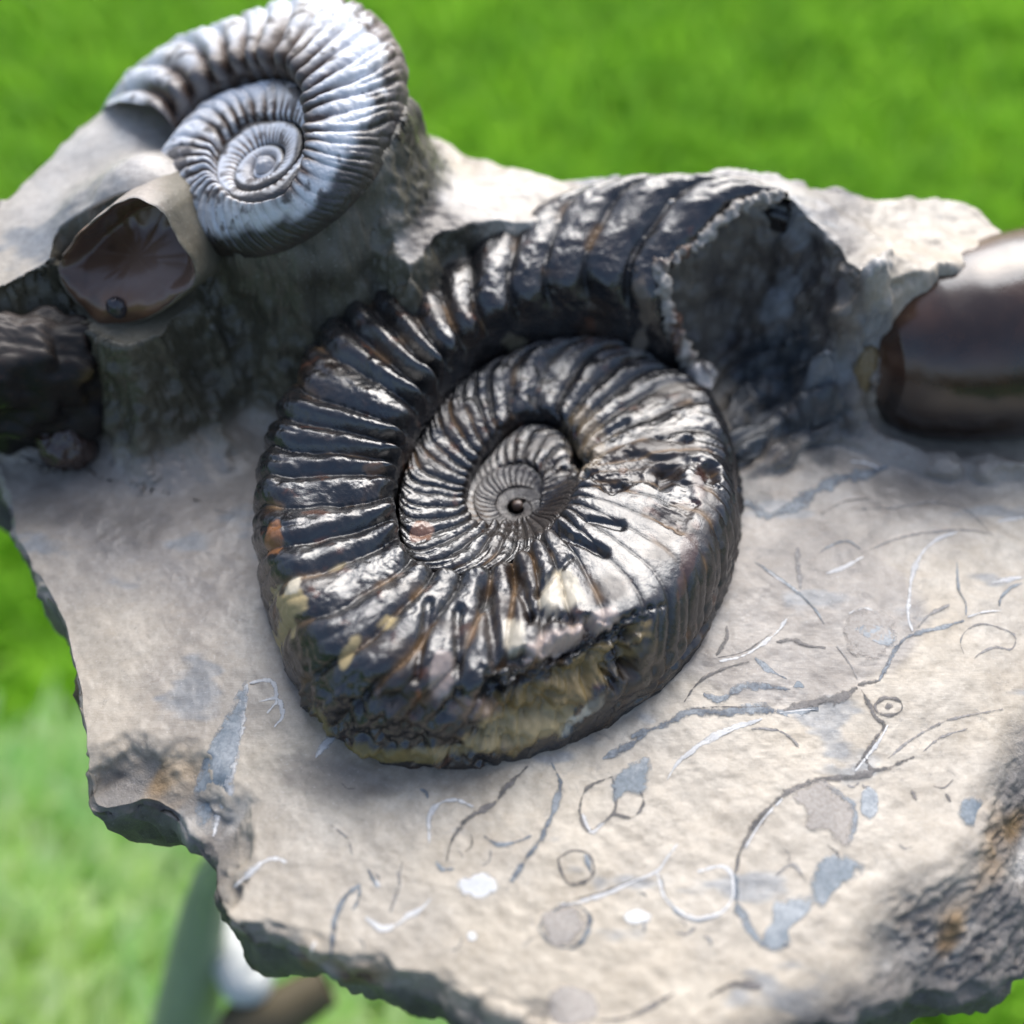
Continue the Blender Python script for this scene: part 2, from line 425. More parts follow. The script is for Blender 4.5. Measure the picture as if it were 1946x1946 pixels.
SH = at_z(262, 345, .50); SH2 = at_plane(np.array(262.), np.array(232.), C2, n2)
def H(x, y, fine=True):
    P = xy3(x, y)
    wob = .016 * fbm(P, 7, 3, 11) + .006 * fbm(P, 30, 3, 12)
    z = .010 * fbm(P, 1.7, 3, 1)
    # gentle ripples of the ground face
    z = z + .0035 * fbm(P, 9, 3, 5)
    # back ridge of unworked rock
    d = sdist(x, y, BACK) + wob
    top = .375 + .03 * fbm(P, 2.2, 3, 3) + .006 * fbm(P, 16, 3, 4) + .06 * np.exp(-((x - .50) / .22) ** 2 - ((y - .52) / .16) ** 2)
    u = np.clip(1 + d / .20, 0, 1)
    f = sstep(0, 1, np.clip(u, 0, 1) ** 1.8)
    z = z * (1 - f) + top * f
    # left shoulder
    d = sdist(x, y, LEFT) + wob
    top = .40 + .02 * fbm(P, 3, 3, 6)
    top = top + .135 * np.exp(-((x - SH[0]) / .17) ** 2 - ((y - SH[1]) / .15) ** 2) + (SH2[2] - .395) * np.exp(-(((x - SH2[0]) / .17) ** 2 + ((y - SH2[1]) / .17) ** 2) ** 1.5)
    ntc = sstep(-.96, -.93, x) * sstep(-.64, -.67, x) * sstep(.42, .39, y)
    top = top * (1 - ntc) + np.minimum(top, .30) * ntc
    f = np.clip(1 + d / .17, 0, 1) ** 2.6
    z = np.maximum(z, z * (1 - f) + top * f)
    # column under the raised ammonite; its top follows the tilted disc
    pl = C2[2] - ((x - C2[0]) * n2[0] + (y - C2[1]) * n2[1]) / n2[2]
    d = sdist(x, y, PED) + wob * .5
    top = np.minimum(pl - .075, .9)
    f = np.clip(1 + (d - .01) / .15, 0, 1) ** 3.0
    f = np.where(d > .01, 1, f)
    tt = np.clip(top, .1, .75)
    z = np.maximum(z, z * (1 - f) + tt * f)
    # rim of rock around the brown shell at the right
    rd = seg_dist(x, y, RIDGE)
    hgt = np.interp(y, [.15, .3, .5, .6], [.035, .05, .01, .0])
    z = z + hgt * np.exp(-(rd / .028) ** 2) * (1 + .5 * noise(P, 22, 8))
    # imprint ribs in the hollow
    px, py = pix(xy3(x, y, z))
    m = blob(px, py, 1470, 760, 120, 110, 20, .3 * noise(P, 12, 9), .3)
    z = z + m * (.024 * np.sin((px * .5 + py * .95) / 9.5 + 2 * noise(P, 9, 2)) + .02)
    # broken lower right margin
    d = -sdist(x, y, FLAT) + .05 * fbm(P, 5, 3, 21)
    g = np.clip(d, 0, 1)
    br = sstep(0, .10, g)
    ca_, sa_ = math.cos(.75), math.sin(.75)
    Pq = xy3((x * ca_ + y * sa_) * .55, (-x * sa_ + y * ca_) * 1.3)
    lump = .5 * fbm(Pq, 7, 5, 22, .5)
    z = z - .60 * g * sstep(0, .16, g) + br * .045 * lump - br * .015
    rug = br
    # chips along the left notch
    d2 = seg_dist(x, y, poly_px([(150,1500),(262,1470),(385,1560),(390,1650)], 0))
    ch = sstep(.09, .0, d2 + .03 * fbm(P, 14, 3, 31))
    z = z - .05 * ch
    rug = np.maximum(rug, ch * .8)
    d3 = seg_dist(x, y, poly_px([(455,1800),(567,1830),(652,1862),(794,1890),(1009,1975)], 0))
    ch = sstep(.055, 0, d3 + .02 * fbm(P, 18, 3, 33))
    z = z - .03 * ch; rug = np.maximum(rug, ch * .7)
    return (z, rug)
def ground(px, py):
    px = np.asarray(px, float); py = np.asarray(py, float)
    z = np.zeros_like(px)
    for _ in range(4):
        P = at_z(px, py, z); z = H(P[..., 0], P[..., 1])[0]
    P = at_z(px, py, z)
    return P

def rock_colour(P, rug):
    px, py = pix(P)
    n1 = fbm(P, 4, 4, 41); n2 = fbm(P, 13, 4, 42); n3 = fbm(P, 40, 3, 43)
    c = np.ones(P.shape) * np.array([.56, .49, .385])
    c = mixc(c, (.50, .455, .39), sstep(-.3, .7, n1) * .5)
    grey = (.33, .30, .275)
    g = np.maximum.reduce([blob(px, py, 1450, 1120, 270, 230, -20, .3 * n1, .12) * .85,
                           blob(px, py, 1600, 960, 420, 150, 10, .4 * n1, .35) * .75,
                           blob(px, py, 300, 980, 420, 240, -25, .4 * n1, .4) * .9,
                           blob(px, py, 420, 1250, 200, 120, 40, .5 * n1, .4) * .55,
                           blob(px, py, 800, 700, 420, 260, 0, .3 * n1, .3) * 1.0])
    c = mixc(c, grey, g)
    # column: olive grey matrix; hollow: its shade painted in as dark brown
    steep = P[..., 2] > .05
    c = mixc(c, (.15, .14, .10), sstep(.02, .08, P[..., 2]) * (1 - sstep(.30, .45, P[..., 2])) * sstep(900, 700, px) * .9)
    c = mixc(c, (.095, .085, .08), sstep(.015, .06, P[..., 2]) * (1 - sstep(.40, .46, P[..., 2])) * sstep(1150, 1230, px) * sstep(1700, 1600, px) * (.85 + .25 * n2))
    # dark stains beside the fossils, plus painted shade around the column
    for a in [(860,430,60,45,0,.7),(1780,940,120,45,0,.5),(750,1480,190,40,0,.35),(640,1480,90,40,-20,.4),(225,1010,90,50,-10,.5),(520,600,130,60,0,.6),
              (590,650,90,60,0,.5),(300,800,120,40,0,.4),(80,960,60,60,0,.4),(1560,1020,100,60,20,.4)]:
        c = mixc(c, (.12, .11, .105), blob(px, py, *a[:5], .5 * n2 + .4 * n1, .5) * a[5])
    # blue grey calcite in the hollow
    for a in [(1480,700,90,70,0,1),(1440,840,120,30,25,.9),(1500,800,80,90,0,.7),(1420,920,60,40,20,.6),(1380,960,60,26,0,.6)]:
        c = mixc(c, (.065, .075, .085), blob(px, py, *a[:5], .8 * n2 + .5 * n3, .5) * a[5])
    # unworked top of the back ridge, paled by a painted grazing sheen
    up = sstep(.36, .42, P[..., 2])
    c = mixc(c, (.64, .61, .57), up * .9)
    for a in [(845,455,85,60,0,.85),(800,400,30,140,8,.7),(790,300,18,120,0,.5)]:  # stain and painted shade right of the column, dark brown flank
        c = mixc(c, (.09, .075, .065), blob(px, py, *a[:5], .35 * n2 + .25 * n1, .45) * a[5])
    # blue wisps
    c = mixc(c, (.27, .29, .31), sstep(.62, .95, fbm(P * np.array([1, 2.2, 1]), 5, 4, 47)) * .8)
    # broken margin: white and charcoal grains
    rc = np.ones(P.shape) * np.array([.24, .225, .21])
    q = np.stack([(P[..., 0] * .73 + P[..., 1] * .68) * .5, (-P[..., 0] * .68 + P[..., 1] * .73) * 1.3, P[..., 2] * .5], -1)
    rc = mixc(rc, (.70, .67, .62), sstep(.1, .8, fbm(q, 8, 5, 51)) * .8)
    rc = mixc(rc, (.06, .06, .06), sstep(.0, .7, fbm(q, 6, 5, 52)) * .8)
    rc = mixc(rc, (.34, .22, .10), sstep(.6, .9, fbm(q, 5, 3, 53)))
    c = mixc(c, 0 * c + rc, np.clip(rug * 1.2, 0, 1)) if False else c * (1 - np.clip(rug * 1.1, 0, 1))[..., None] + rc * np.clip(rug * 1.1, 0, 1)[..., None]
    return np.clip(c * (1 + .08 * n3[..., None]), .01, .9)

rock = thing('fossil_slab', 'pale beige limestone slab with a tall column, broken grey margin and shell traces, holding the ammonites', 'rock slab')
NI, NJ = 1700, 440
ov = OUT[:, :2] - RC[:2]
oa = np.unwrap(np.arctan2(ov[:, 1], ov[:, 0]))
seglen = np.r_[0, np.cumsum(np.hypot(*np.diff(np.vstack([ov, ov[:1]]), axis=0).T))]
ss = np.linspace(0, seglen[-1], NI, endpoint=False)
ox = np.interp(ss, seglen, np.r_[ov[:, 0], ov[0, 0]]); oy = np.interp(ss, seglen, np.r_[ov[:, 1], ov[0, 1]])
for arr in (ox, oy):
    arr[:] = np.convolve(np.pad(arr, 4, mode='wrap'), np.ones(9) / 9, 'valid')
nz = fbm(xy3(ox + RC[0], oy + RC[1]), 9, 4, 61)
ox *= 1 + .006 * nz; oy *= 1 + .006 * nz
t = (np.arange(NJ) / (NJ - 1)) ** .72
X = RC[0] + ox[:, None] * t; Y = RC[1] + oy[:, None] * t
Z, RUG = H(X, Y)
# rounded chipped rim, then a broken side going under
rim = sstep(.985, 1.0, t)[None, :] * .02
Z = Z - rim
V = np.stack([X, Y, Z], -1)
side = []
thick = .20 + .05 * fbm(xy3(ox + RC[0], oy + RC[1]), 3, 3, 63)
for k, (ti, dz) in enumerate([(1.001, .10), (1.0, .2), (.998, .32), (.993, .45), (.988, .6), (.982, .75), (.972, .9), (.95, 1.0), (.90, 1.06), (.75, 1.12), (.4, 1.15), (.02, 1.15)]):
    sx = RC[0] + ox * ti; sy = RC[1] + oy * ti
    zed = Z[:, -1]
    fade = sstep(.95, .5, ti)
    sz = (zed - dz * (thick + np.maximum(zed, 0) * .9)) * (1 - fade) + fade * (-.27)
    pn = xy3(sx, sy, sz); nn = fbm(pn, 13, 4, 65)
    sx = sx + ox * .012 * nn; sy = sy + oy * .012 * nn
    side.append(np.stack([sx, sy, sz], -1))
V = np.concatenate([V, np.stack(side, 1)], 1)
RUG = np.concatenate([RUG, np.ones((NI, len(side)))], 1)
Nr = grid_normals(V)
Nr *= np.where(Nr[..., 2:3].mean() < 0, -1, 1)
stp = sstep(.92, .55, np.abs(Nr[..., 2]))
V = V + Nr * (stp * (.022 * fbm(V, 6, 5, 68, .55) + .006 * fbm(V, 34, 3, 69)) + .0012 * fbm(V, 38, 3, 70))[..., None]
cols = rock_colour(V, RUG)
# steep column walls, underside and edge are a darker olive grey
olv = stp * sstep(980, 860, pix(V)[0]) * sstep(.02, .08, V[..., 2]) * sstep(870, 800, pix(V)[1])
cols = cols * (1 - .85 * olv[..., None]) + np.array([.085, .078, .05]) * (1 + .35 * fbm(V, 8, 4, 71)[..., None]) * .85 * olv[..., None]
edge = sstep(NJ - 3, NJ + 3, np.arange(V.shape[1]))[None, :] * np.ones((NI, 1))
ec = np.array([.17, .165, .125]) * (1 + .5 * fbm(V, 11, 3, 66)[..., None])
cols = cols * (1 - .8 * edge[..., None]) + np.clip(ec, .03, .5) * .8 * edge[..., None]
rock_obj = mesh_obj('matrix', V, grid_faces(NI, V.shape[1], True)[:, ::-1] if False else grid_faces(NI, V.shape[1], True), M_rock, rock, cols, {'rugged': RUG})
me = rock_obj.data
me.update()
# make sure faces look outward
if me.polygons[NJ // 2].normal.z < 0:
    me.flip_normals()

# ------------------------------------------------------------------ shell sections in the ground face
LIFT = .0012
def resample(p, step=6.0):
    p = np.array(p, float)
    # Catmull-Rom through the points
    q = np.vstack([2 * p[0] - p[1], p, 2 * p[-1] - p[-2]]); outp = []
    for k in range(1, len(q) - 2):
        n = max(3, int(np.hypot(*(q[k + 1] - q[k])) / step))
        for tt in np.linspace(0, 1, n, endpoint=False):
            a, b_, c_, d_ = q[k - 1], q[k], q[k + 1], q[k + 2]
            outp.append(.5 * ((2 * b_) + (c_ - a) * tt + (2 * a - 5 * b_ + 4 * c_ - d_) * tt ** 2 + (3 * b_ - a - 3 * c_ + d_) * tt ** 3))
    outp.append(q[-2]); return np.array(outp)
cnt = [0]
def stroke(pts, w, mat, org=(0, 0), f=1.0, name='shell_trace', taper=.35):
    cnt[0] += 1
    p = resample([(org[0] + a * f, org[1] + b * f) for a, b in pts])
    rs = np.random.RandomState(cnt[0])
    d = np.gradient(p, axis=0); d /= np.linalg.norm(d, axis=1, keepdims=True) + 1e-9
    nrm = np.stack([-d[:, 1], d[:, 0]], 1)
    s_ = np.linspace(0, 1, len(p))
    ww = w * f * .5 * 1.12 * (taper + (1 - taper) * np.sin(math.pi * s_) ** .5) * (1 + .35 * np.interp(s_ * len(p) / 4, np.arange(400), rs.randn(400).clip(-1.2, 1.2)))
    rows = []
    us = []
    for k in (-1, -.5, 0, .5, 1):
        q = p + nrm * (ww * k)[:, None]
        G = ground(q[:, 0], q[:, 1]); G[:, 2] += LIFT + .0002 * (1 - abs(k))
        rows.append(G); us.append(np.stack([np.full(len(p), 1 - abs(k)), s_], 1))
    Vv = np.stack(rows, 1); uv = np.stack(us, 1).reshape(-1, 2)
    o = mesh_obj(name, Vv, grid_faces(len(p), 5), mat, rock, uv=uv)
    if o.data.polygons[0].normal.z < 0: o.data.flip_normals()
    return o
def patch(pts, mat, org=(0, 0), f=1.0, name='shell_patch', label=None):
    cnt[0] += 1
    p = resample([(org[0] + a * f, org[1] + b * f) for a, b in pts + [pts[0]]], 5)[:-1]
    c0 = p.mean(0); n = len(p); rings = 7
    rows, us = [], []
    for k in range(rings + 1):
        t_ = k / rings * 1.12
        q = c0 + (p - c0) * max(t_, .01)
        G = ground(q[:, 0], q[:, 1]); G[:, 2] += LIFT * 1.3
        rows.append(G); us.append(np.stack([np.full(n, min(1.2, (1.12 - t_) * 2.2)), np.linspace(0, 1, n)], 1))
    Vv = np.stack(rows, 1)
    o = mesh_obj(name, Vv, grid_faces(n, rings + 1, True), mat, rock, uv=np.stack(us, 1).reshape(-1, 2))
    if o.data.polygons[0].normal.z < 0: o.data.flip_normals()
    if label: o['label'] = label
    return o
def ell(cx, cy, rx, ry, n=12):
    return [(cx + rx * math.cos(a), cy + ry * math.sin(a)) for a in np.linspace(0, 2 * math.pi, n, endpoint=False)]
Z6 = dict(org=(1300, 850), f=.3365); Z5 = dict(org=(700, 1250), f=.645); Z1 = dict(org=(200, 1500), f=.3106)
for pts, w, m in [
 ([(200,1210),(330,1180),(430,1120),(520,1050),(580,970)], 26, T_white),
 ([(190,1190),(330,1160),(430,1098),(500,1045)], 12, T_dark),
 ([(400,650),(520,730),(640,820),(740,920),(790,1000)], 22, T_blue),
 ([(470,700),(560,760),(640,815)], 14, T_white),
 ([(1290,1040),(1265,960),(1270,850),(1290,720),(1350,590),(1450,510),(1550,480)], 26, T_white),
 ([(270,320),(380,335),(460,390),(560,360),(650,310),(760,240),(850,190),(1000,160),(1150,110)], 70, T_blue),
 ([(0,1440),(80,1330),(200,1260),(370,1210)], 22, T_dark),
 ([(400,1190),(480,1260),(580,1310)], 30, T_blue),
 ([(110,1390),(200,1430),(280,1380),(350,1350),(500,1360),(600,1370)], 60, T_blue),
 ([(-300,1640),(-100,1560),(50,1490),(200,1500),(350,1480),(450,1480),(600,1500),(760,1480)], 58, T_blue),
 ([(40,1480),(200,1465),(330,1470),(470,1465)], 16, T_dark),
 ([(540,1500),(640,1490),(760,1480)], 20, T_white),
 ([(560,1490),(700,1450),(850,1425),(980,1360)], 55, T_dark),
 ([(1100,1320),(1150,1230),(1200,1130),(1290,1060),(1450,1020),(1580,980)], 34, T_blue),
 ([(1120,1300),(1170,1180),(1240,1090)], 12, T_dark),
 ([(1600,960),(1700,930),(1790,925)], 18, T_white),
 ([(1320,1020),(1380,950),(1500,890)], 22, T_faint),
 ([(1740,765),(1850,745),(1920,735)], 26, T_white),
 ([(1770,420),(1920,395)], 20, T_white),
 ([(1780,900),(1790,850),(1850,790),(1910,770)], 18, T_blue),
 ([(1540,650),(1550,800),(1590,880),(1590,950)], 15, T_blue),
 (ell(1155,1465,78,50)+[(1233,1465)], 26, T_dark),
 ([(1135,1465),(1180,1462)], 36, T_dark),
 ([(980,1340),(1040,1330),(1100,1320)], 30, T_dark),
 ([(1000,1370),(1040,1440),(1080,1520),(1130,1570),(1080,1650),(1020,1740),(970,1810)], 38, T_dark),
 ([(1150,1570),(1100,1660),(1040,1740),(965,1830)], 26, T_white),
 ([(1020,1750),(1060,1820),(1150,1810),(1300,1750)], 36, T_dark),
 ([(1150,1760),(1300,1640),(1500,1540),(1800,1480)], 20, T_faint),
 ([(1350,1720),(1450,1640),(1600,1590)], 18, T_faint),
 ([(0,1760),(130,1650),(280,1580),(430,1540)], 30, T_white),
 ([(380,1590),(520,1600),(600,1640),(650,1700)], 20, T_faint),
 ([(800,715),(900,680),(1010,620)], 18, T_white),
 ([(760,600),(820,560),(920,530),(1000,580)], 20, T_blue),
 ([(770,380),(900,310),(1050,290)], 14, T_dark),
 ([(640,560),(640,650),(660,800)], 60, T_faint),
 ([(180,1180),(240,1080),(240,1010)], 26, T_dark),
 ([(520,1100),(620,1090),(700,1120),(800,1135)], 28, T_dark),
 ([(940,80),(1040,95),(1110,130)], 20, T_white),
 ([(930,940),(1020,910),(1100,950),(1150,1010)], 14, T_white),
 ([(1580,1170),(1560,1100),(1600,1030),(1700,1000),(1860,1060),(1850,1140),(1760,1130),(1680,1160),(1640,1190)], 16, T_faint),
 ([(860,1120),(920,1200),(980,1310)], 14, T_faint),
 ([(1000,350),(1200,340),(1400,310),(1600,360),(1740,500)], 14, T_faint),
 ([(1000,600),(1200,520),(1400,480),(1600,470),(1720,490)], 16, T_faint)]:
    stroke(pts, w, m, **Z6)
patch(ell(1050, 1050, 140, 138), P_grey, **Z6, label='round grey shell section')
patch([(960,1030),(1040,1010),(1180,1030),(1180,1120),(1100,1110),(1000,1060)], P_blue, **Z6)
patch([(610,1360),(640,1310),(680,1360)], P_blue, **Z6)
for pts, w, m in [
 ([(180,550),(180,470),(210,430),(260,420),(310,440)], 13, T_white),
 ([(230,600),(250,530),(300,470),(370,430),(400,390),(470,320)], 18, T_dark),
 ([(540,310),(565,370),(550,440),(510,530),(460,600),(420,660)], 20, T_blue),
 ([(340,525),(380,550),(430,545),(480,525)], 15, T_blue),
 ([(720,350),(650,380),(625,430),(630,480),(655,510),(720,460),(730,420),(718,350)], 14, T_dark),
 ([(630,460),(655,512),(695,485)], 20, T_white),
 ([(720,460),(780,470),(810,430),(800,390)], 18, T_dark),
 ([(880,360),(920,300),(990,250),(1080,210),(1160,180)], 16, T_white),
 ([(1140,205),(1220,220),(1270,260)], 12, T_faint),
 ([(690,300),(750,270),(810,230)], 26, T_blue),
 ([(560,590),(600,570),(650,580),(665,630),(640,660),(590,665),(565,620),(560,590)], 12, T_dark),
 ([(640,580),(655,630)], 30, T_blue),
 ([(-5,765),(40,800),(90,780),(150,745),(185,710)], 18, T_white),
 ([(500,800),(540,750),(600,725),(650,760),(640,820),(600,855),(540,840),(500,800)], 14, T_blue),
 ([(560,725),(600,725),(700,695),(780,660),(850,630),(880,590),(910,550)], 13, T_white),
 ([(600,715),(700,688),(780,655)], 9, T_dark),
 ([(850,630),(870,700),(910,745),(970,768),(1040,750),(1075,700),(1070,640),(1040,615),(970,630)], 17, T_white),
 ([(860,640),(880,710),(920,758),(970,776),(1040,758)], 11, T_blue),
 ([(1080,640),(1100,560),(1150,480),(1230,400),(1330,360),(1440,350)], 26, T_dark),
 ([(1110,560),(1160,480),(1220,415)], 12, T_white),
 ([(1080,640),(1085,720),(1110,780),(1160,840),(1240,850)], 28, T_blue),
 ([(1340,365),(1420,430),(1430,500),(1410,550)], 22, T_blue),
 ([(1200,640),(1250,610),(1290,660)], 9, T_faint),
 ([(680,1070),(760,1060),(830,1030),(900,990)], 16, T_dark),
 ([(100,600),(80,700),(65,750)], 9, T_faint),
 ([(1000,1000),(1080,960),(1160,970)], 24, T_dark),
 ([(1400,360),(1450,350),(1500,330)], 20, T_dark),
 ([(1600,390),(1615,420)], 14, T_dark), ([(1700,400),(1715,425)], 14, T_dark)]:
    stroke(pts, w, m, **Z5)
patch([(720,340),(820,300),(820,390),(760,400),(722,420)], P_blue, **Z5)
patch(ell(325,672,60,36), P_white, **Z5, label='bright white crystal patch')
patch(ell(575,792,66,58), P_grey, **Z5, label='drop shaped grey shell section')
patch(ell(790,765,42,24), P_white, **Z5)
patch(ell(305,822,18,16), P_white, **Z5)
patch([(1250,400),(1330,365),(1400,410),(1430,470),(1410,545),(1370,530),(1340,505),(1300,500),(1280,450)], P_grey, **Z5, label='large grey shell section at the lower right')
patch([(1340,590),(1400,585),(1450,610),(1440,650),(1380,680),(1340,730),(1310,710),(1310,640)], P_blue, **Z5)
patch([(1200,720),(1280,705),(1300,740),(1240,800),(1240,850),(1160,850),(1180,790)], P_blue, **Z5)
patch(ell(1475,430,26,44), P_blue, **Z5); patch(ell(1775,450,38,48), P_blue, **Z5)
patch(ell(590,1030,80,58), P_grey, **Z5)
for pts, w, m in [
 ([(790,600),(880,520),(960,450),(1050,425),(1110,450)], 34, T_white),
 ([(1560,580),(1480,650),(1430,740),(1400,830),(1390,940),(1380,1040)], 34, T_blue),
 ([(1560,590),(1550,680),(1510,740)], 24, T_blue),
 ([(1590,790),(1660,830),(1730,850),(1800,820),(1850,770),(1930,740)], 44, T_white),
 ([(1610,490),(1640,550),(1670,600)], 44, T_blue),
 ([(1655,560),(1675,600)], 34, T_white),
 ([(1260,1000),(1285,930)], 24, T_white),
 ([(1790,500),(1800,600),(1740,750)], 18, T_faint),
 ([(1510,400),(1480,300),(1380,220)], 20, T_faint)]:
    stroke(pts, w, m, **Z1)
patch([(372,1500),(392,1440),(425,1370),(468,1305),(455,1400),(440,1470),(412,1560),(385,1575)], P_blue, label='long blue and white calcite lens at the left notch')
stroke([(470,1300),(455,1370),(445,1440),(425,1520),(405,1590)], 26, T_white)
stroke([(600,1440),(630,1400),(650,1370)], 12, T_white)
for a, b, rr in [(500,1330,26),(515,1360,22)]:
    stroke([(a-rr,b-rr*1.2),(a+rr*.6,b-rr*1.4),(a+rr,b),(a+rr*.3,b+rr)], 8, T_white)
rs = random.Random(5)
for k in range(26):           # stray short scratches and shell crumbs over the ground face
    cx, cy = rs.uniform(450, 1850), rs.uniform(1480, 1860)
    if cy > 1900 - abs(cx - 1100) * .25 or (cx > 1500 and cy > 1700): continue
    a = rs.uniform(0, 3.14); L_ = rs.uniform(8, 24)
    stroke([(cx, cy), (cx + L_ * math.cos(a), cy + L_ * math.sin(a)), (cx + 1.7 * L_ * math.cos(a + .4), cy + 1.7 * L_ * math.sin(a + .4))], rs.uniform(4, 7), rs.choice([T_faint, T_dark, T_faint, T_blue]))

# ------------------------------------------------------------------ building an ammonite from its spiral
def build_ammonite(am, root, mat, ph0, ph1_of_u, npf, nu, ribamp, colourer, groove_name='rib', turns_labels=None, seed=0, slant=1.0, detail=None):
    """one continuous surface, cut along the grooves into ribs; borders share positions and normals"""
    u = np.linspace(0, 1, nu)
    pe = ph1_of_u(u)
    tail = 1.7
    ph_a = np.linspace(ph0, am.ph_last - tail, npf)[:-1]
    nt_ = int((pe.max() - (am.ph_last - tail)) / (ph_a[1] - ph_a[0]))
    tt = np.linspace(0, 1, nt_)
    PH = np.concatenate([np.repeat(ph_a[:, None], nu, 1), (am.ph_last - tail) + tt[:, None] * (pe[None, :] - (am.ph_last - tail))], 0)
    UU = np.repeat(u[None, :], PH.shape[0], 0)
    Vb, w = am.surf(PH, UU)
    N = grid_normals(Vb)
    flip = np.mean(N @ am.frame[3]) < 0
    if flip: N = -N
    # ribs: sweep slightly backward then forward across the flank
    lag = slant * (.10 * np.sin(math.pi * UU * 1.2) - .16 * UU ** 2)
    n_ = am.ribs * (PH + lag) / (2 * math.pi) + .28 * noise(np.stack([PH * 4, UU * 0, UU * 0], -1), 1, seed)
    fr = n_ - np.floor(n_)
    rid = np.floor(n_).astype(int)
    prof = np.abs(np.sin(math.pi * fr)) ** am.rexp(PH)
    fr2_ = 2 * n_ - np.floor(2 * n_)
    prof2 = np.abs(np.sin(math.pi * fr2_)) ** .6
    split = sstep(.50, .68, UU + .06 * np.sin(rid * 2.4))
    pr = prof * (1 - .40 * split) + prof2 * .35 * split
    amp = ribamp(PH, UU, Vb, rid) * w
    env = sstep(0.02, .16, UU) * (1 - .75 * sstep(.80, .97, UU))
    disp = amp * env * (pr - .6)
    # knobs at the inner ends
    disp = disp + amp * .5 * np.exp(-((UU - .20) / .07) ** 2) * prof
    disp = disp + (.0026 * fbm(Vb, 34, 5, seed + 3, .55) * am.pit(Vb) + .006 * fbm(Vb, 7, 2, seed + 4) * (.4 + .6 * am.pit(Vb))) * np.minimum(1, w / .15)
    if detail is not None: disp = disp + detail(PH, UU, Vb, w, rid)
    Vd = Vb + N * disp[..., None]
    N2 = grid_normals(Vd)
    if flip: N2 = -N2
    C_, MT = colourer(PH, UU, Vd, N2, fr, rid, env)
    ni, nj = PH.shape
    F_ = grid_faces(ni, nj)
    if not flip: pass
    # face orientation check against normals
    fi = F_[len(F_) // 2]
    P_ = Vd.reshape(-1, 3)[fi]; fn = np.cross(P_[1] - P_[0], P_[2] - P_[0])
    if fn @ N2.reshape(-1, 3)[fi[0]] < 0: F_ = F_[:, ::-1]
    fmid = F_[:, :].reshape(-1, 4)
    I = fmid.min(1) // nj; J = fmid.min(1) % nj
    r_f = rid[I, J]; u_f = UU[I, J]
    turn = np.floor((am.ph_last + .3 - PH[I, J]) / (2 * math.pi)).astype(int)
    turn = np.minimum(turn, 2)
    VV = Vd.reshape(-1, 3); NN = N2.reshape(-1, 3); CC = C_.reshape(-1, 3); MM = MT.reshape(-1)
    def emit(sel, name, parent):
        f = F_[sel]
        ids, inv = np.unique(f, return_inverse=True)
        o = mesh_obj(name, VV[ids], inv.reshape(-1, 4), mat, None, CC[ids], {'matte': MM[ids]}, normals=NN[ids])
        if parent.type == 'EMPTY': place(o, parent)
        else:
            o.parent = parent
            o.matrix_parent_inverse = (parent.matrix_parent_inverse).inverted() if False else o.matrix_parent_inverse
        return o
    for tn in range(0, int(turn.max()) + 1):
        sel = turn == tn
        if not sel.any(): continue
        body = sel & ((u_f < .05) | (u_f > .93))
        wob_ = emit(body, 'whorl', root)
        if turns_labels: wob_['label'] = turns_labels[tn]
        for r_ in np.unique(r_f[sel]):
            s2 = sel & ~body & (r_f == r_)
            if s2.sum() < 3: continue
            o = emit(s2, groove_name, wob_)
    return PH, UU, Vd
# roots stand at the origin so that children need no offset
root1 = thing('ammonite', 'large glossy black ribbed ammonite lying on the flat face in the middle of the slab', 'ammonite')
root2 = thing('ammonite', 'pearly white and brown ammonite tilted on top of the tall rock column', 'ammonite')

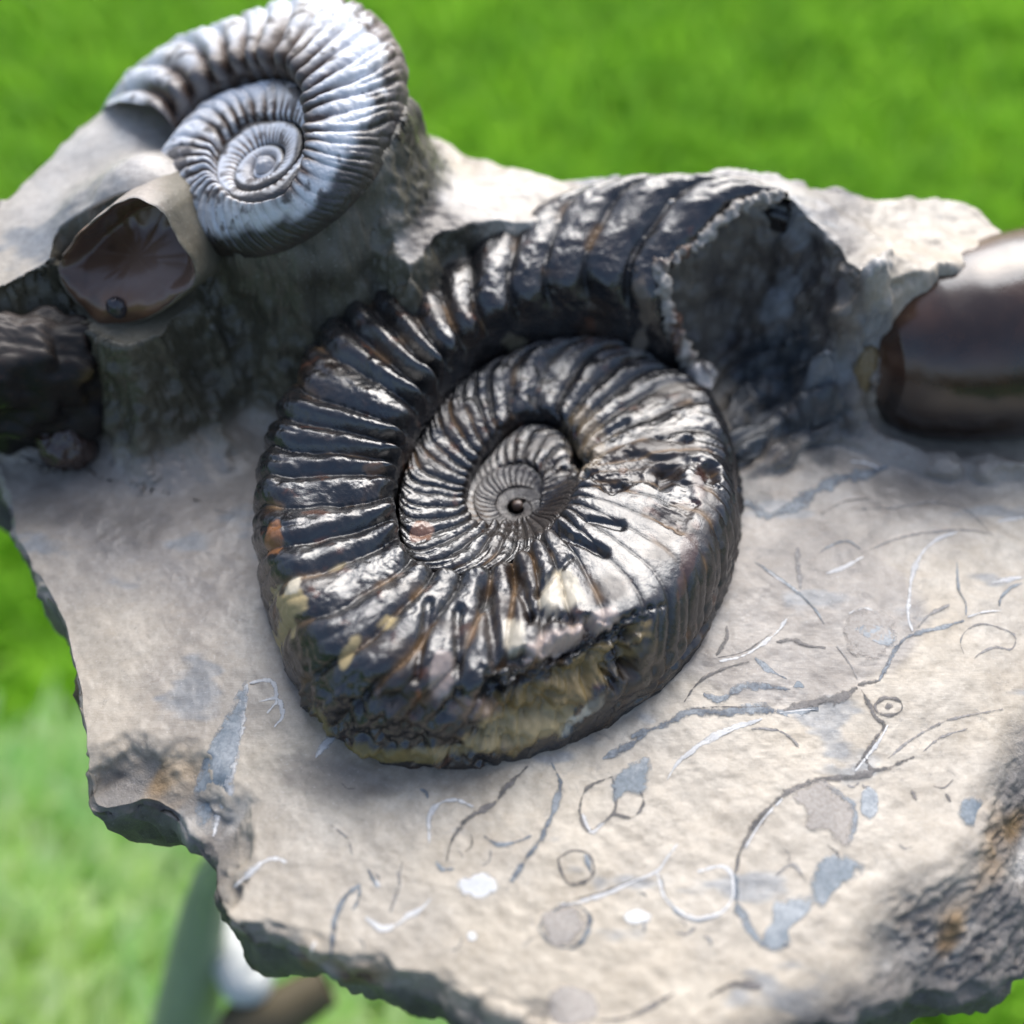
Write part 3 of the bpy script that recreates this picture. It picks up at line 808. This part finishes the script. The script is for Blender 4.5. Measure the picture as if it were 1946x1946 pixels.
am1.ph_last = am1_last
am2.ph_last = am2_last
def end1(u):
    a = np.interp(u, [0, .12, .3, .5, .68, 1], [42, 49, 56, 51, 46, 44])
    return am1_last + np.radians((44 - a) * -1 * -1) * 1.0 * (-1) * (-1) if False else am1_last - np.radians(a - 44)
def ribamp1(PH, U_, Vb, rid):
    px, py = pix(Vb)
    smooth = blob(px, py, 1240, 960, 150, 210, 0, None, .4)
    d = am1_last - PH
    a = np.interp(d, [0, 1.5, 2.5, 3.6, 5, 6.3, 9, 14], [.060, .075, .060, .055, .045, .055, .055, .05])
    return a * (1 - .82 * smooth) * (1 + .25 * np.sin(rid * 1.7))
def detail1(PH, U_, Vb, w, rid):
    px, py = pix(Vb)
    n = fbm(Vb, 20, 4, 77)
    d = 0 * px
    # broken patch with rough shell on the right flank
    m = blob(px, py, 1230, 885, 110, 34, 5, .7 * n, .3)
    d = d - m * (.010 + .014 * np.abs(n))
    m = blob(px, py, 1290, 950, 30, 60, 0, .8 * n, .3)
    d = d - m * (.006 + .01 * np.abs(n))
    # long V-shaped crack
    for (ax, ay, bx, by, wd, dp) in [(1060,1005,1150,1050,7,.016),(975,1080,1010,1170,11,.018),(1010,1170,1110,1180,8,.014),(925,1120,945,1260,12,.016),
                                    (1085,1060,1020,1130,6,.010),(870,1160,870,1320,9,.012),(815,1150,790,1290,8,.012),(1130,910,1180,915,6,.008),(1120,985,1180,1000,6,.01),
                                    (1010,1170,1180,1180,5,.01),(1140,830,1190,800,5,.010)]:
        t_ = np.clip(((px - ax) * (bx - ax) + (py - ay) * (by - ay)) / ((bx - ax) ** 2 + (by - ay) ** 2), 0, 1)
        dd = np.hypot(px - ax - t_ * (bx - ax), py - ay - t_ * (by - ay)) + 3 * n
        d = d - dp * np.exp(-(np.maximum(dd, 0) / wd) ** 2)
    # khaki matrix exposed at the lower margin, and lumpy crust beside it
    m = blob(px, py, 1070, 1285, 165, 72, 34, .45 * n, .25)
    d = d - m * .040 + m * .020 * fbm(Vb, 17, 5, 78, .6) + m * .010 * np.maximum(0, fbm(Vb, 40, 2, 87))
    m = blob(px, py, 660, 1370, 110, 80, -30, .5 * n, .4)
    d = d + m * .016 * fbm(Vb, 34, 3, 79)
    m = blob(px, py, 820, 1400, 160, 60, 0, .5 * n, .4)
    d = d + m * .018 * fbm(Vb, 30, 3, 80)
    # fibrous outer wall at the right
    m = sstep(.80, .9, U_) * sstep(1100, 1250, px)
    d = d + m * .012 * fbm(np.stack([PH * 1.2, U_ * 30, U_ * 0], -1), 1.5, 3, 81)
    return d
def colour1(PH, U_, V_, N_, fr, rid, env):
    px, py = pix(V_)
    n1 = fbm(V_, 11, 4, 91); n2 = fbm(V_, 34, 4, 92); n3 = fbm(V_, 5, 3, 93)
    c = np.ones(V_.shape) * np.array([.011, .011, .012])
    c = mixc(c, (.030, .019, .013), sstep(.1, .8, n1) * .8)
    c = mixc(c, (.10, .038, .018), sstep(.8, 1.1, n2 + .3 * n1) * .7)
    # tan infill in some grooves
    gr = np.exp(-(np.minimum(fr, 1 - fr) / .10) ** 2) * env
    c = mixc(c, (.28, .17, .08), gr * sstep(.25, .8, n1) * .6)
    mt = sstep(.3, .8, n1) * .35 + gr * .3
    def add(a, colr, k=1.0, rough=.8):
        nonlocal c, mt
        m = blob(px, py, *a, .55 * n1 + .45 * n2, .18) * k
        c = mixc(c, colr, m); mt = np.maximum(mt, m * rough)
    tan = (.42, .33, .17); cream = (.62, .55, .42); pink = (.55, .44, .38)
    add((1060,1315,150,52,30), (.25,.18,.075), 1, .55)
    add((555,1150,38,34,40), tan); add((545,1190,22,46,-20), tan); add((560,1110,14,30,-50), cream)
    add((740,1180,22,13,-10), tan); add((665,1240,12,36,-25), tan, .9); add((640,1080,26,12,30), tan, .6)
    add((1070,1130,42,36,-10), cream, .95, .5)
    add((975,1210,26,44,10), cream, .75, .35); add((1070,1215,100,30,25), pink, .8, .2)
    add((830,1290,30,50,0), pink, .6, .2); add((880,1345,50,24,0), (.30,.20,.15), .6, .3)
    add((795,1320,12,26,0), (.35,.12,.04), .9, .4)
    add((1000,1380,120,22,12), tan, .85, .6); add((860,1425,70,13,10), tan, .9, .6); add((930,1410,40,14,20), tan, .8)
    add((700,1430,90,13,-12), (.26,.20,.07), .9, .7); add((610,1370,14,60,28), (.22,.18,.07), .8, .7); add((790,1440,60,10,-8),(.26,.20,.07),.8,.7)
    add((1115,1352,46,11,35), (.62,.6,.5), .9, .4); add((1050,1375,24,14,20), tan, .8)
    add((1120,850,36,56,10), (.20,.15,.09), .8, .4)
    add((712,890,20,14,0), (.16,.09,.05), .9, .3); add((800,1010,22,14,30), (.30,.15,.09), .7, .3)
    add((520,1020,12,24,0), (.30,.13,.05), .8, .5)
    add((1330,930,14,60,0), (.08,.03,.02), .6, .3); add((1310,1050,16,60,-8), (.07,.03,.02), .8, .3)
    add((1350,1100,22,150,-25), (.03,.022,.018), .7, .3); add((1200,1290,30,100,-55), (.06,.045,.03), .7, .4)
    add((1235,890,100,26,5), (.03,.022,.018), .9, .0)
    add((985,945,98,88,0), (.035,.028,.024), .9, .30)
    add((1275,740,30,16,0), (.5,.45,.38), .6, .4)
    add((1225,580,12,50,10), (.22,.17,.12), .6, .4); add((1215,650,12,40,-20), (.30,.25,.20), .6, .4)
    add((980,655,20,16,0), (.22,.19,.13), .6, .5)
    return np.clip(c, .006, .9), np.clip(mt, 0, 1)
PH1, UU1, V1 = build_ammonite(am1, root1, M_shell, am1_last - 2 * math.pi * 5.0, end1, 4000, 140, ribamp1, colour1, seed=200, detail=detail1,
    turns_labels=['broad outer whorl rising at the back to a broken end', 'ribbed middle whorl', 'small innermost coil'])

lump_later = []
def end2(u):
    return am2_last + 0 * u
def ribamp2(PH, U_, Vb, rid):
    px, py = pix(Vb)
    sm = blob(px, py, 560, 370, 130, 90, -20, None, .4)
    return .07 * np.interp(am2_last - PH, [0, 6, 7.5, 12], [1.15, 1, .5, .3]) * (1 - .6 * sm) * (1 + .3 * np.sin(rid * 2.1))
def colour2(PH, U_, V_, N_, fr, rid, env):
    px, py = pix(V_)
    n1 = fbm(V_, 13, 4, 191); n2 = fbm(V_, 40, 4, 192)
    c = np.ones(V_.shape) * np.array([.74, .77, .82])
    c = mixc(c, (.80, .75, .68), sstep(-.2, .7, n1) * .6)
    gr = np.exp(-(np.minimum(fr, 1 - fr) / .27) ** 2)
    inner = sstep(.62, .30, U_)
    c = mixc(c, (.07, .035, .02), np.clip(gr * inner * 1.4, 0, 1) * sstep(430, 330, py))
    c = mixc(c, (.06, .035, .022), sstep(.40, .20, U_) * .85 * sstep(430, 330, py + 60 * n1) * (PH > am2_last - 4.4))
    c = mixc(c, (.05, .032, .022), sstep(.35, .9, n2 + .5 * n1) * .8)
    c = mixc(c, (.11, .065, .05), sstep(.70, .80, U_ + .08 * n2) * sstep(560, 680, px) * .85)
    # dark ventral wall
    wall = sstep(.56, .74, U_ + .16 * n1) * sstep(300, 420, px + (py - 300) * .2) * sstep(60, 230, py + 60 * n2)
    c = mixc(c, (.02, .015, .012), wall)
    c = mixc(c, (.035, .026, .02), blob(px, py, 690, 340, 60, 40, 40, .6 * n1, .3))
    mt = .2 + .3 * sstep(-.5, .5, n1) - wall * .3
    return np.clip(c, .01, .9), np.clip(mt, 0, 1)
build_ammonite(am2, root2, M_shell2, am2_last - 2 * math.pi * 4.2, end2, 2400, 96, ribamp2, colour2, seed=300, slant=.8,
    turns_labels=['outer whorl with pale ribs and dark brown furrows', 'pale inner whorl', 'small milky centre coil'])

# ------------------------------------------------------------------ tubes, lumps
def tube(name, pts, rad, mat, parent, colr=(.3, .3, .3), nseg=14, rough=0.0, seed=0, flat=1.0, colf=None, matte=.4, sub=8):
    pts = np.array(pts, float); rad = np.array(rad, float)
    k = np.arange(len(pts)); kk = np.linspace(0, len(pts) - 1, (len(pts) - 1) * sub + 1)
    P = np.stack([np.interp(kk, k, pts[:, a]) for a in range(3)], 1); rr = np.interp(kk, k, rad)
    for _ in range(2):
        P[1:-1] = (P[:-2] + 2 * P[1:-1] + P[2:]) / 4; rr[1:-1] = (rr[:-2] + 2 * rr[1:-1] + rr[2:]) / 4
    T = np.gradient(P, axis=0); T /= np.linalg.norm(T, axis=1, keepdims=True)
    up = np.array([0, 0, 1.]); A = np.cross(T, up); A /= np.linalg.norm(A, axis=1, keepdims=True) + 1e-9; B = np.cross(A, T)
    a = np.linspace(0, 2 * math.pi, nseg + 1)
    V_ = P[:, None] + rr[:, None, None] * (A[:, None] * np.cos(a)[None, :, None] + B[:, None] * np.sin(a)[None, :, None] * flat)
    N_ = V_ - P[:, None]; N_ /= np.linalg.norm(N_, axis=-1, keepdims=True) + 1e-9
    V_ = V_ + N_ * (rough * fbm(V_, 1.2 / max(rr.mean(), 1e-3), 4, seed))[..., None]
    V_[:, -1] = V_[:, 0]
    c = np.ones(V_.shape) * np.array(colr)
    if colf is not None: c = colf(V_, c)
    o = mesh_obj(name, V_, grid_faces(len(P), nseg + 1)[:, ::-1], mat, None, c, {'matte': np.full(V_.shape[:2], matte), 'rugged': np.full(V_.shape[:2], matte)})
    if parent is not None: o.parent = parent
    return o

# broken end of the big whorl: whitish crystalline rim
pe = PH1[-1]; Vend = V1[-1]
sel = [k for k in range(2, 112, 5)]
rim_c = lambda V_, c: mixc(mixc(c, (.12, .06, .035), sstep(.2, .7, fbm(V_, 22, 3, 401))), (.03, .025, .02), sstep(.55, .8, fbm(V_, 18, 3, 402)))
tube('broken_rim', Vend[sel], [.017 - .008 * (k / 112) for k in sel], M_shell2, root1, (.42, .38, .33), 16, .011, 400, 1.0, rim_c, .25)
foot = Vend[2]
tube('broken_stub', [foot + np.array([-.03, .01, .03]), foot + np.array([0.0, -.01, .035]), foot + np.array([.03, -.005, .03]), foot + np.array([.045, .0, .01])], [.012, .034, .032, .004],
     M_shell, root1, (.05, .05, .055), 16, .014, 410, .8, lambda V_, c: mixc(c, (.55, .5, .45), sstep(.0, .5, fbm(V_, 24, 3, 403))), .1)

# ------------------------------------------------------------------ chamber opening below the raised ammonite
LOOP = [(108,512),(118,488),(150,452),(185,418),(222,388),(262,374),(292,380),(312,398),(330,432),(350,470),(366,505),(366,535),(342,562),(312,585),(278,604),(240,616),(200,612),(165,594),(135,562),(116,532)]
lp = resample(LOOP + [LOOP[0]], 6)[:-1]
PA = at_z(240, 620, .28); PA = np.array([PA[0], PA[1] - .02, PA[2]]); nA = np.array([-.15, -.93, .34]); nA /= np.linalg.norm(nA)
L3 = at_plane(lp[:, 0], lp[:, 1], PA, nA)
L3 = L3 + nA * (.010 * fbm(L3, 14, 4, 498))[:, None]; cen = L3.mean(0); L3 = cen + (L3 - cen) * (1 + .035 * fbm(L3, 16, 4, 499))[:, None]
rows = []; K = 30
for k in range(K + 1):
    q = k / K
    base_ = cen + (L3 - cen) * max(q, .004)
    bx = (base_ - cen)[:, 0]; bz = (base_ - cen)[:, 2]
    inw = -.085 * sstep(1, .72, np.full(len(q * bx), q)) * sstep(-.10, .06, bz) + .022 * sstep(.0, -.1, bz) * (1 - q ** 4) + .022 * np.exp(-((bx - .04) / .07) ** 2 - ((bz + .03) / .06) ** 2) * (1 - q ** 3) + .002 * fbm(base_, 9, 3, 509)
    fold = .0 * bx + .003 * np.exp(-((bx + .6 * bz - .03) / .012) ** 2) - .001 * np.exp(-((bx - .5 * bz + .03) / .01) ** 2)
    rows.append(base_ + nA * (inw - fold * (1 - q ** 3))[:, None])
VA = np.stack(rows, 1)
ppx, ppy = pix(VA); nn = fbm(VA, 10, 3, 501)
cA = np.ones(VA.shape) * np.array([.13, .07, .045])
cA = mixc(cA, (.22, .11, .055), blob(ppx, ppy, 220, 590, 90, 36, 0, .3 * nn, .4) * .8)
cA = mixc(cA, (.24, .15, .11), blob(ppx, ppy, 305, 520, 60, 60, 0, .3 * nn, .4) * .7)  # painted highlight at the lower right of the chamber
cA = mixc(cA, (.03, .015, .01), np.clip(sstep(.15, .5, nn), 0, 1) * .5)
oA = mesh_obj('chamber_wall', VA, grid_faces(len(lp), K + 1, True), M_brown, root2, cA, {'matte': np.full(VA.shape[:2], .02)})
if np.mean([p.normal @ __import__('mathutils').Vector(nA) for p in list(oA.data.polygons)[:40]]) < 0: oA.data.flip_normals()
oA['label'] = 'smooth brown chamber wall inside the broken end'
# collar: the rock and shell that close round the opening
rows = []
for k, (s_, dd) in enumerate([(1.0, -.09), (1.0, -.04), (1.0, .0), (1.012, .005), (1.03, .0), (1.06, -.03), (1.09, -.10), (1.12, -.22)]):
    rows.append(cen + (L3 - cen) * s_ + nA * dd)
VC = np.stack(rows, 1)
kk = np.linspace(0, VC.shape[1] - 1, 40)
VC = np.stack([np.stack([np.interp(kk, np.arange(VC.shape[1]), VC[i, :, a]) for a in range(3)], 1) for i in range(len(lp))])
VC = VC + (.012 * fbm(VC, 14, 5, 511))[..., None] * nA
ppx, ppy = pix(VC)
cC = np.ones(VC.shape) * np.array([.22, .20, .15]) * (1 + .3 * fbm(VC, 12, 3, 512))[..., None]
upm = sstep(520, 470, ppy + (ppx - 110) * .1) * sstep(330, 270, ppx)
cC = mixc(cC, (.58, .52, .46), upm * .9)
cC = mixc(cC, (.35, .19, .11), upm * sstep(.1, .6, fbm(VC, 9, 3, 513)) * .7)
oC = mesh_obj('chamber_collar', VC, grid_faces(len(lp), 40, True), M_rock, root2, np.clip(cC, .02, .9), {'rugged': np.full(VC.shape[:2], .25)})
if np.mean([p.normal @ __import__('mathutils').Vector(nA) for p in list(oC.data.polygons)[18:22]]) < 0: oC.data.flip_normals()
def lump(name, c, r, mat, parent, colr, rough=.1, seed=0, rot=0.0, nu_=48, colf=None, matte=.1, shape=None):
    th = np.linspace(0, math.pi, nu_); ph = np.linspace(0, 2 * math.pi, nu_ * 2)
    T_, Pp = np.meshgrid(th, ph, indexing='ij')
    D = np.stack([np.sin(T_) * np.cos(Pp), np.sin(T_) * np.sin(Pp), np.cos(T_)], -1)
    s_ = 1 + rough * fbm(D, 1.6, 5, seed)
    if shape is not None: s_ = s_ * shape(D)
    V_ = D * s_[..., None] * np.array(r)
    V_[:, -1] = V_[:, 0]; V_[0] = V_[0, 0]; V_[-1] = V_[-1, 0]
    cr, sr = math.cos(rot), math.sin(rot)
    V_ = np.stack([V_[..., 0] * cr - V_[..., 1] * sr, V_[..., 0] * sr + V_[..., 1] * cr, V_[..., 2]], -1) + np.array(c)
    cc_ = np.ones(V_.shape) * np.array(colr)
    if colf is not None: cc_ = colf(V_, cc_)
    o = mesh_obj(name, V_, grid_faces(*T_.shape), mat, None, np.clip(cc_, .005, .95), {'matte': np.full(T_.shape, matte), 'rugged': np.full(T_.shape, matte)})
    if parent is not None: o.parent = parent
    return o
kn = at_plane(np.array(222.), np.array(585.), PA + nA * .02, nA)
lump('siphuncle_knob', kn, (.021, .018, .024), M_brown, root2, (.035, .03, .035), .1, 521, matte=0)

cc1 = am1.frame[0]
lump('protoconch', cc1 + np.array([0, 0, -.022]), (.011, .011, .012), M_shell, root1, (.10, .06, .04), .12, 530, matte=.3)
cc2 = am2.frame[0]
lump('protoconch', cc2 + n2 * -.005, (.022, .022, .02), M_shell2, root2, (.5, .5, .52), .12, 531, matte=.2)
# ------------------------------------------------------------------ smooth brown shell at the right edge
rb = thing('ammonite_fragment', 'smooth glossy dark brown swollen shell fragment set in the right edge of the slab', 'fossil shell')
a0 = at_z(1632, 705, .11); a1 = a0 + np.array([.85, .10, .05])
axis = a1 - a0; LA = np.linalg.norm(axis); axis /= LA
sd_ = np.cross(axis, [0, 0, 1.]); sd_ /= np.linalg.norm(sd_); upv = np.cross(sd_, axis)
ts = np.r_[np.linspace(0, .06, 24), np.linspace(.07, 1, 60)]
an = np.linspace(0, 2 * math.pi, 121)
prof_r = np.interp(ts, [0, .003, .010, .025, .05, .09, .15, .24, .36, .5, .7, 1], [.004, .035, .066, .105, .140, .168, .194, .216, .230, .236, .23, .21])
VB = np.zeros((len(ts), len(an), 3))
for i, (tt_, r_) in enumerate(zip(ts, prof_r)):
    cpos = a0 + axis * LA * tt_ + upv * (.02 + .05 * tt_ - .06 * tt_ ** 2) - sd_ * (.05 * tt_)
    VB[i] = cpos + np.outer(np.cos(an), sd_) * r_ * 1.0 + np.outer(np.sin(an), upv) * r_ * 1.02
NB = grid_normals(VB)
VB = VB + NB * (.003 * fbm(VB, 5, 3, 601))[..., None]
VB[:, -1] = VB[:, 0]
nB = fbm(VB, 6, 4, 602); pxB, pyB = pix(VB)
cB = np.ones(VB.shape) * np.array([.035, .018, .011])
cB = mixc(cB, (.075, .034, .018), sstep(-.1, .6, nB + .2))
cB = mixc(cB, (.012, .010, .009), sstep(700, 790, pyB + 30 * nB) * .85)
cB = mixc(cB, (.22, .15, .11), sstep(.035, .0, ts)[:, None] * sstep(-.4, .3, fbm(VB, 25, 3, 603)))
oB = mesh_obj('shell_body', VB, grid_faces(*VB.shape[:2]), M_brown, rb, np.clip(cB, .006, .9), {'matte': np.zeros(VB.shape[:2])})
if (oB.data.polygons[len(oB.data.polygons) // 2].normal @ __import__('mathutils').Vector((oB.data.polygons[len(oB.data.polygons) // 2].center - __import__('mathutils').Vector(a0 + axis * LA * .45)))) < 0: oB.data.flip_normals()
ringp = [VB[4, k] + (VB[4, k] - (a0)) * .05 for k in range(0, 121, 6)]
tube('chipped_rim', ringp, [.012 + .006 * math.sin(k * 1.9) for k in range(len(ringp))], M_rock, rb, (.27, .24, .21), 10, .010, 605, 1.0, None, .6, sub=4)
tp = at_z(1640, 715, .14)
lump('tan_infill', tp + np.array([.0, .02, -.02]), (.035, .05, .10), M_rock, rb, (.24, .18, .09), .08, 606, matte=.1)

# ------------------------------------------------------------------ dark fossil at the left edge
rl = thing('ammonite_fragment', 'dark rough ammonite fragment half buried in shade at the left edge of the slab', 'fossil shell')
cl = at_z(20, 730, .17)
lump('shell_body', cl, (.24, .12, .16), M_brown, rl, (.014, .012, .011), .22, 701, 0.15, 70,
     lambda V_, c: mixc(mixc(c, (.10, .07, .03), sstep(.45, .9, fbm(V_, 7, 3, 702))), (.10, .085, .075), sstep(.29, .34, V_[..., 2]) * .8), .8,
     lambda D: 1 + .05 * np.abs(np.sin(D[..., 0] * 11)))
lump('buried_knob', at_z(125, 850, .05), (.06, .05, .06), M_shell, rl, (.05, .028, .02), .2, 720, matte=.3)

# ------------------------------------------------------------------ stand under the slab
st = thing('display_stand', 'blurred grey green splayed stand with white clip under the lower left notch', 'stand')
def plain(name, c, r=.5):
    m, nt, b = new_mat(name); n = nnoise(nt, 6, 4)
    nt.links.new(mixrgb(nt, maprange(nt, n, .3, .7, 0, 1), c, tuple(x * .8 for x in c)), b.inputs['Base Color']); b.inputs['Roughness'].default_value = r
    return m
M_leg = plain('grey_green_paint', (.34, .42, .28), .5); M_clip = plain('white_plastic', (.72, .74, .72), .35); M_tray = plain('brown_wood', (.14, .11, .06), .6)
qa = at_z(640, 1480, -.26); q0 = at_z(398, 1650, -1.5); q1 = at_z(350, 1960, -2.5); dq = (q1 - q0)
q2 = q0 + dq * ((-4.6 - q0[2]) / dq[2])
tube('leg', [qa, q0, q1, q1 * .6 + q2 * .4, q2], [.05, .055, .13, .16, .16], M_leg, st, nseg=20, sub=5)
for mx in ((.9, -.3), (.1, 1.5)):
    b0 = np.array([mx[0] * .5, mx[1] * .35 + .1, -.24]); tube('leg', [b0, b0 + np.array([mx[0] * .25, mx[1] * .25 , -2.2]), np.array([mx[0] * 1.2, mx[1] * .9, -4.6])], [.05, .07, .10], M_leg, st, nseg=20, sub=5)
w0 = at_z(432, 1772, -.20)
cl_pts = [at_z(a, b, z) for a, b, z in [(440,1740,-2.0),(446,1815,-2.0),(464,1866,-2.0),(484,1872,-2.0),(512,1832,-2.0)]]
tube('clip', cl_pts, [.05, .085, .08, .065, .03], M_clip, st, nseg=18)
tr = at_z(470, 1950, -2.1)
tube('tray', [tr + np.array([-.09, .02, 0]), tr + np.array([-.03, 0, -.01]), tr + np.array([.1, .03, .02]), tr + np.array([.26, .12, .04])], [.05, .085, .09, .07], M_tray, st, nseg=18)

# ------------------------------------------------------------------ lawn
GZ = -4.6
def lawn_mat(name, c1, c2, c3, trans):
    m, nt, b = new_mat(name)
    g = nt.nodes.new('ShaderNodeNewGeometry').outputs['Position']
    n1 = nnoise(nt, 1.1, 4, .6, g); n2 = nnoise(nt, 9, 3, .6, g)
    c = mixrgb(nt, maprange(nt, n1, .42, .58, 0, 1), c1, c2); c = mixrgb(nt, maprange(nt, n2, .35, .65, 0, .8), c, c3)
    nt.links.new(c, b.inputs['Base Color']); b.inputs['Roughness'].default_value = .45
    if trans:
        tl = nt.nodes.new('ShaderNodeBsdfTranslucent'); nt.links.new(c, tl.inputs[0])
        mx = nt.nodes.new('ShaderNodeMixShader'); mx.inputs[0].default_value = .4
        nt.links.new(b.outputs[0], mx.inputs[1]); nt.links.new(tl.outputs[0], mx.inputs[2])
        nt.links.new(mx.outputs[0], nt.nodes['Material Output'].inputs[0])
    return m
M_soil = lawn_mat('lawn_ground', (.04, .10, .012), (.05, .12, .015), (.03, .07, .01), False)
M_grass = lawn_mat('grass_blades', (.14, .40, .014), (.33, .64, .035), (.44, .72, .10), True)
gx = np.array([-60, 60.]); gy = np.array([-30, 120.])
XX, YY = np.meshgrid(np.linspace(-80, 80, 60), np.linspace(-40, 160, 60), indexing='ij')
Vg = np.stack([XX, YY, GZ + .04 * fbm(xy3(XX, YY), .5, 3, 801)], -1)
og = mesh_obj('lawn', Vg, grid_faces(60, 60), M_soil); og['kind'] = 'structure'; og['label'] = 'green lawn below and behind the slab'
if og.data.polygons[0].normal.z < 0: og.data.flip_normals()
rg = np.random.RandomState(9)
nb = 95000
yy = -3.2 + 26 * rg.rand(nb) ** 1.25
xx = (rg.rand(nb) * 2 - 1) * (3.4 + (yy + 3.2) * .60)
hh = .32 + .30 * rg.rand(nb); wd = .022 + .026 * rg.rand(nb) + .0016 * (yy + 3.2)
az = rg.rand(nb) * 2 * math.pi; lean = .15 + .55 * rg.rand(nb); fa = rg.rand(nb) * 2 * math.pi
side_ = np.stack([np.cos(fa), np.sin(fa), 0 * fa], 1) * wd[:, None]
ld = np.stack([np.cos(az), np.sin(az), 0 * az], 1)
p0 = np.stack([xx, yy, np.full(nb, GZ - .03)], 1)
p1 = p0 + ld * (lean * hh * .25)[:, None]; p1[:, 2] += hh * .55
p2 = p0 + ld * (lean * hh * .9)[:, None]; p2[:, 2] += hh * (1.0 - .3 * lean)
Vb_ = np.stack([p0 - side_, p0 + side_, p1 + side_ * .8, p1 - side_ * .8, p2 + side_ * .1, p2 - side_ * .1], 1).reshape(-1, 3)
k6 = np.arange(nb)[:, None] * 6
Fb = np.concatenate([k6 + np.array([0, 1, 2, 3]), k6 + np.array([3, 2, 4, 5])], 0)
ogr = mesh_obj('grass', Vb_, Fb, M_grass); ogr['kind'] = 'stuff'; ogr['label'] = 'bright green short grass blades of the lawn, out of focus'; ogr['category'] = 'grass'

# longer pale blades close under the near left corner of the slab
nb = 7000
xx = -4.0 + 4.3 * rg.rand(nb); yy = -3.0 + 4.2 * rg.rand(nb)
hh = .7 + .6 * rg.rand(nb); wd = .05 + .05 * rg.rand(nb)
az = rg.randn(nb) * .5 + 1.2; lean = .3 + .6 * rg.rand(nb); fa = az + 1.57 + .4 * rg.randn(nb)
side_ = np.stack([np.cos(fa), np.sin(fa), 0 * fa], 1) * wd[:, None]
ld = np.stack([np.cos(az), np.sin(az), 0 * az], 1)
p0 = np.stack([xx, yy, np.full(nb, GZ - .03)], 1)
p1 = p0 + ld * (lean * hh * .3)[:, None]; p1[:, 2] += hh * .5
p2 = p0 + ld * (lean * hh * .9)[:, None]; p2[:, 2] += hh * (1.0 - .35 * lean)
Vb_ = np.stack([p0 - side_, p0 + side_, p1 + side_ * .9, p1 - side_ * .9, p2 + side_ * .15, p2 - side_ * .15], 1).reshape(-1, 3)
k6 = np.arange(nb)[:, None] * 6
Fb = np.concatenate([k6 + np.array([0, 1, 2, 3]), k6 + np.array([3, 2, 4, 5])], 0)
M_pale = lawn_mat('pale_grass_blades', (.60, .82, .22), (.34, .70, .16), (.90, .95, .66), True)
og2 = mesh_obj('long_grass', Vb_, Fb, M_pale); og2['kind'] = 'stuff'; og2['label'] = 'longer pale green grass blades below the left side of the slab'; og2['category'] = 'grass'
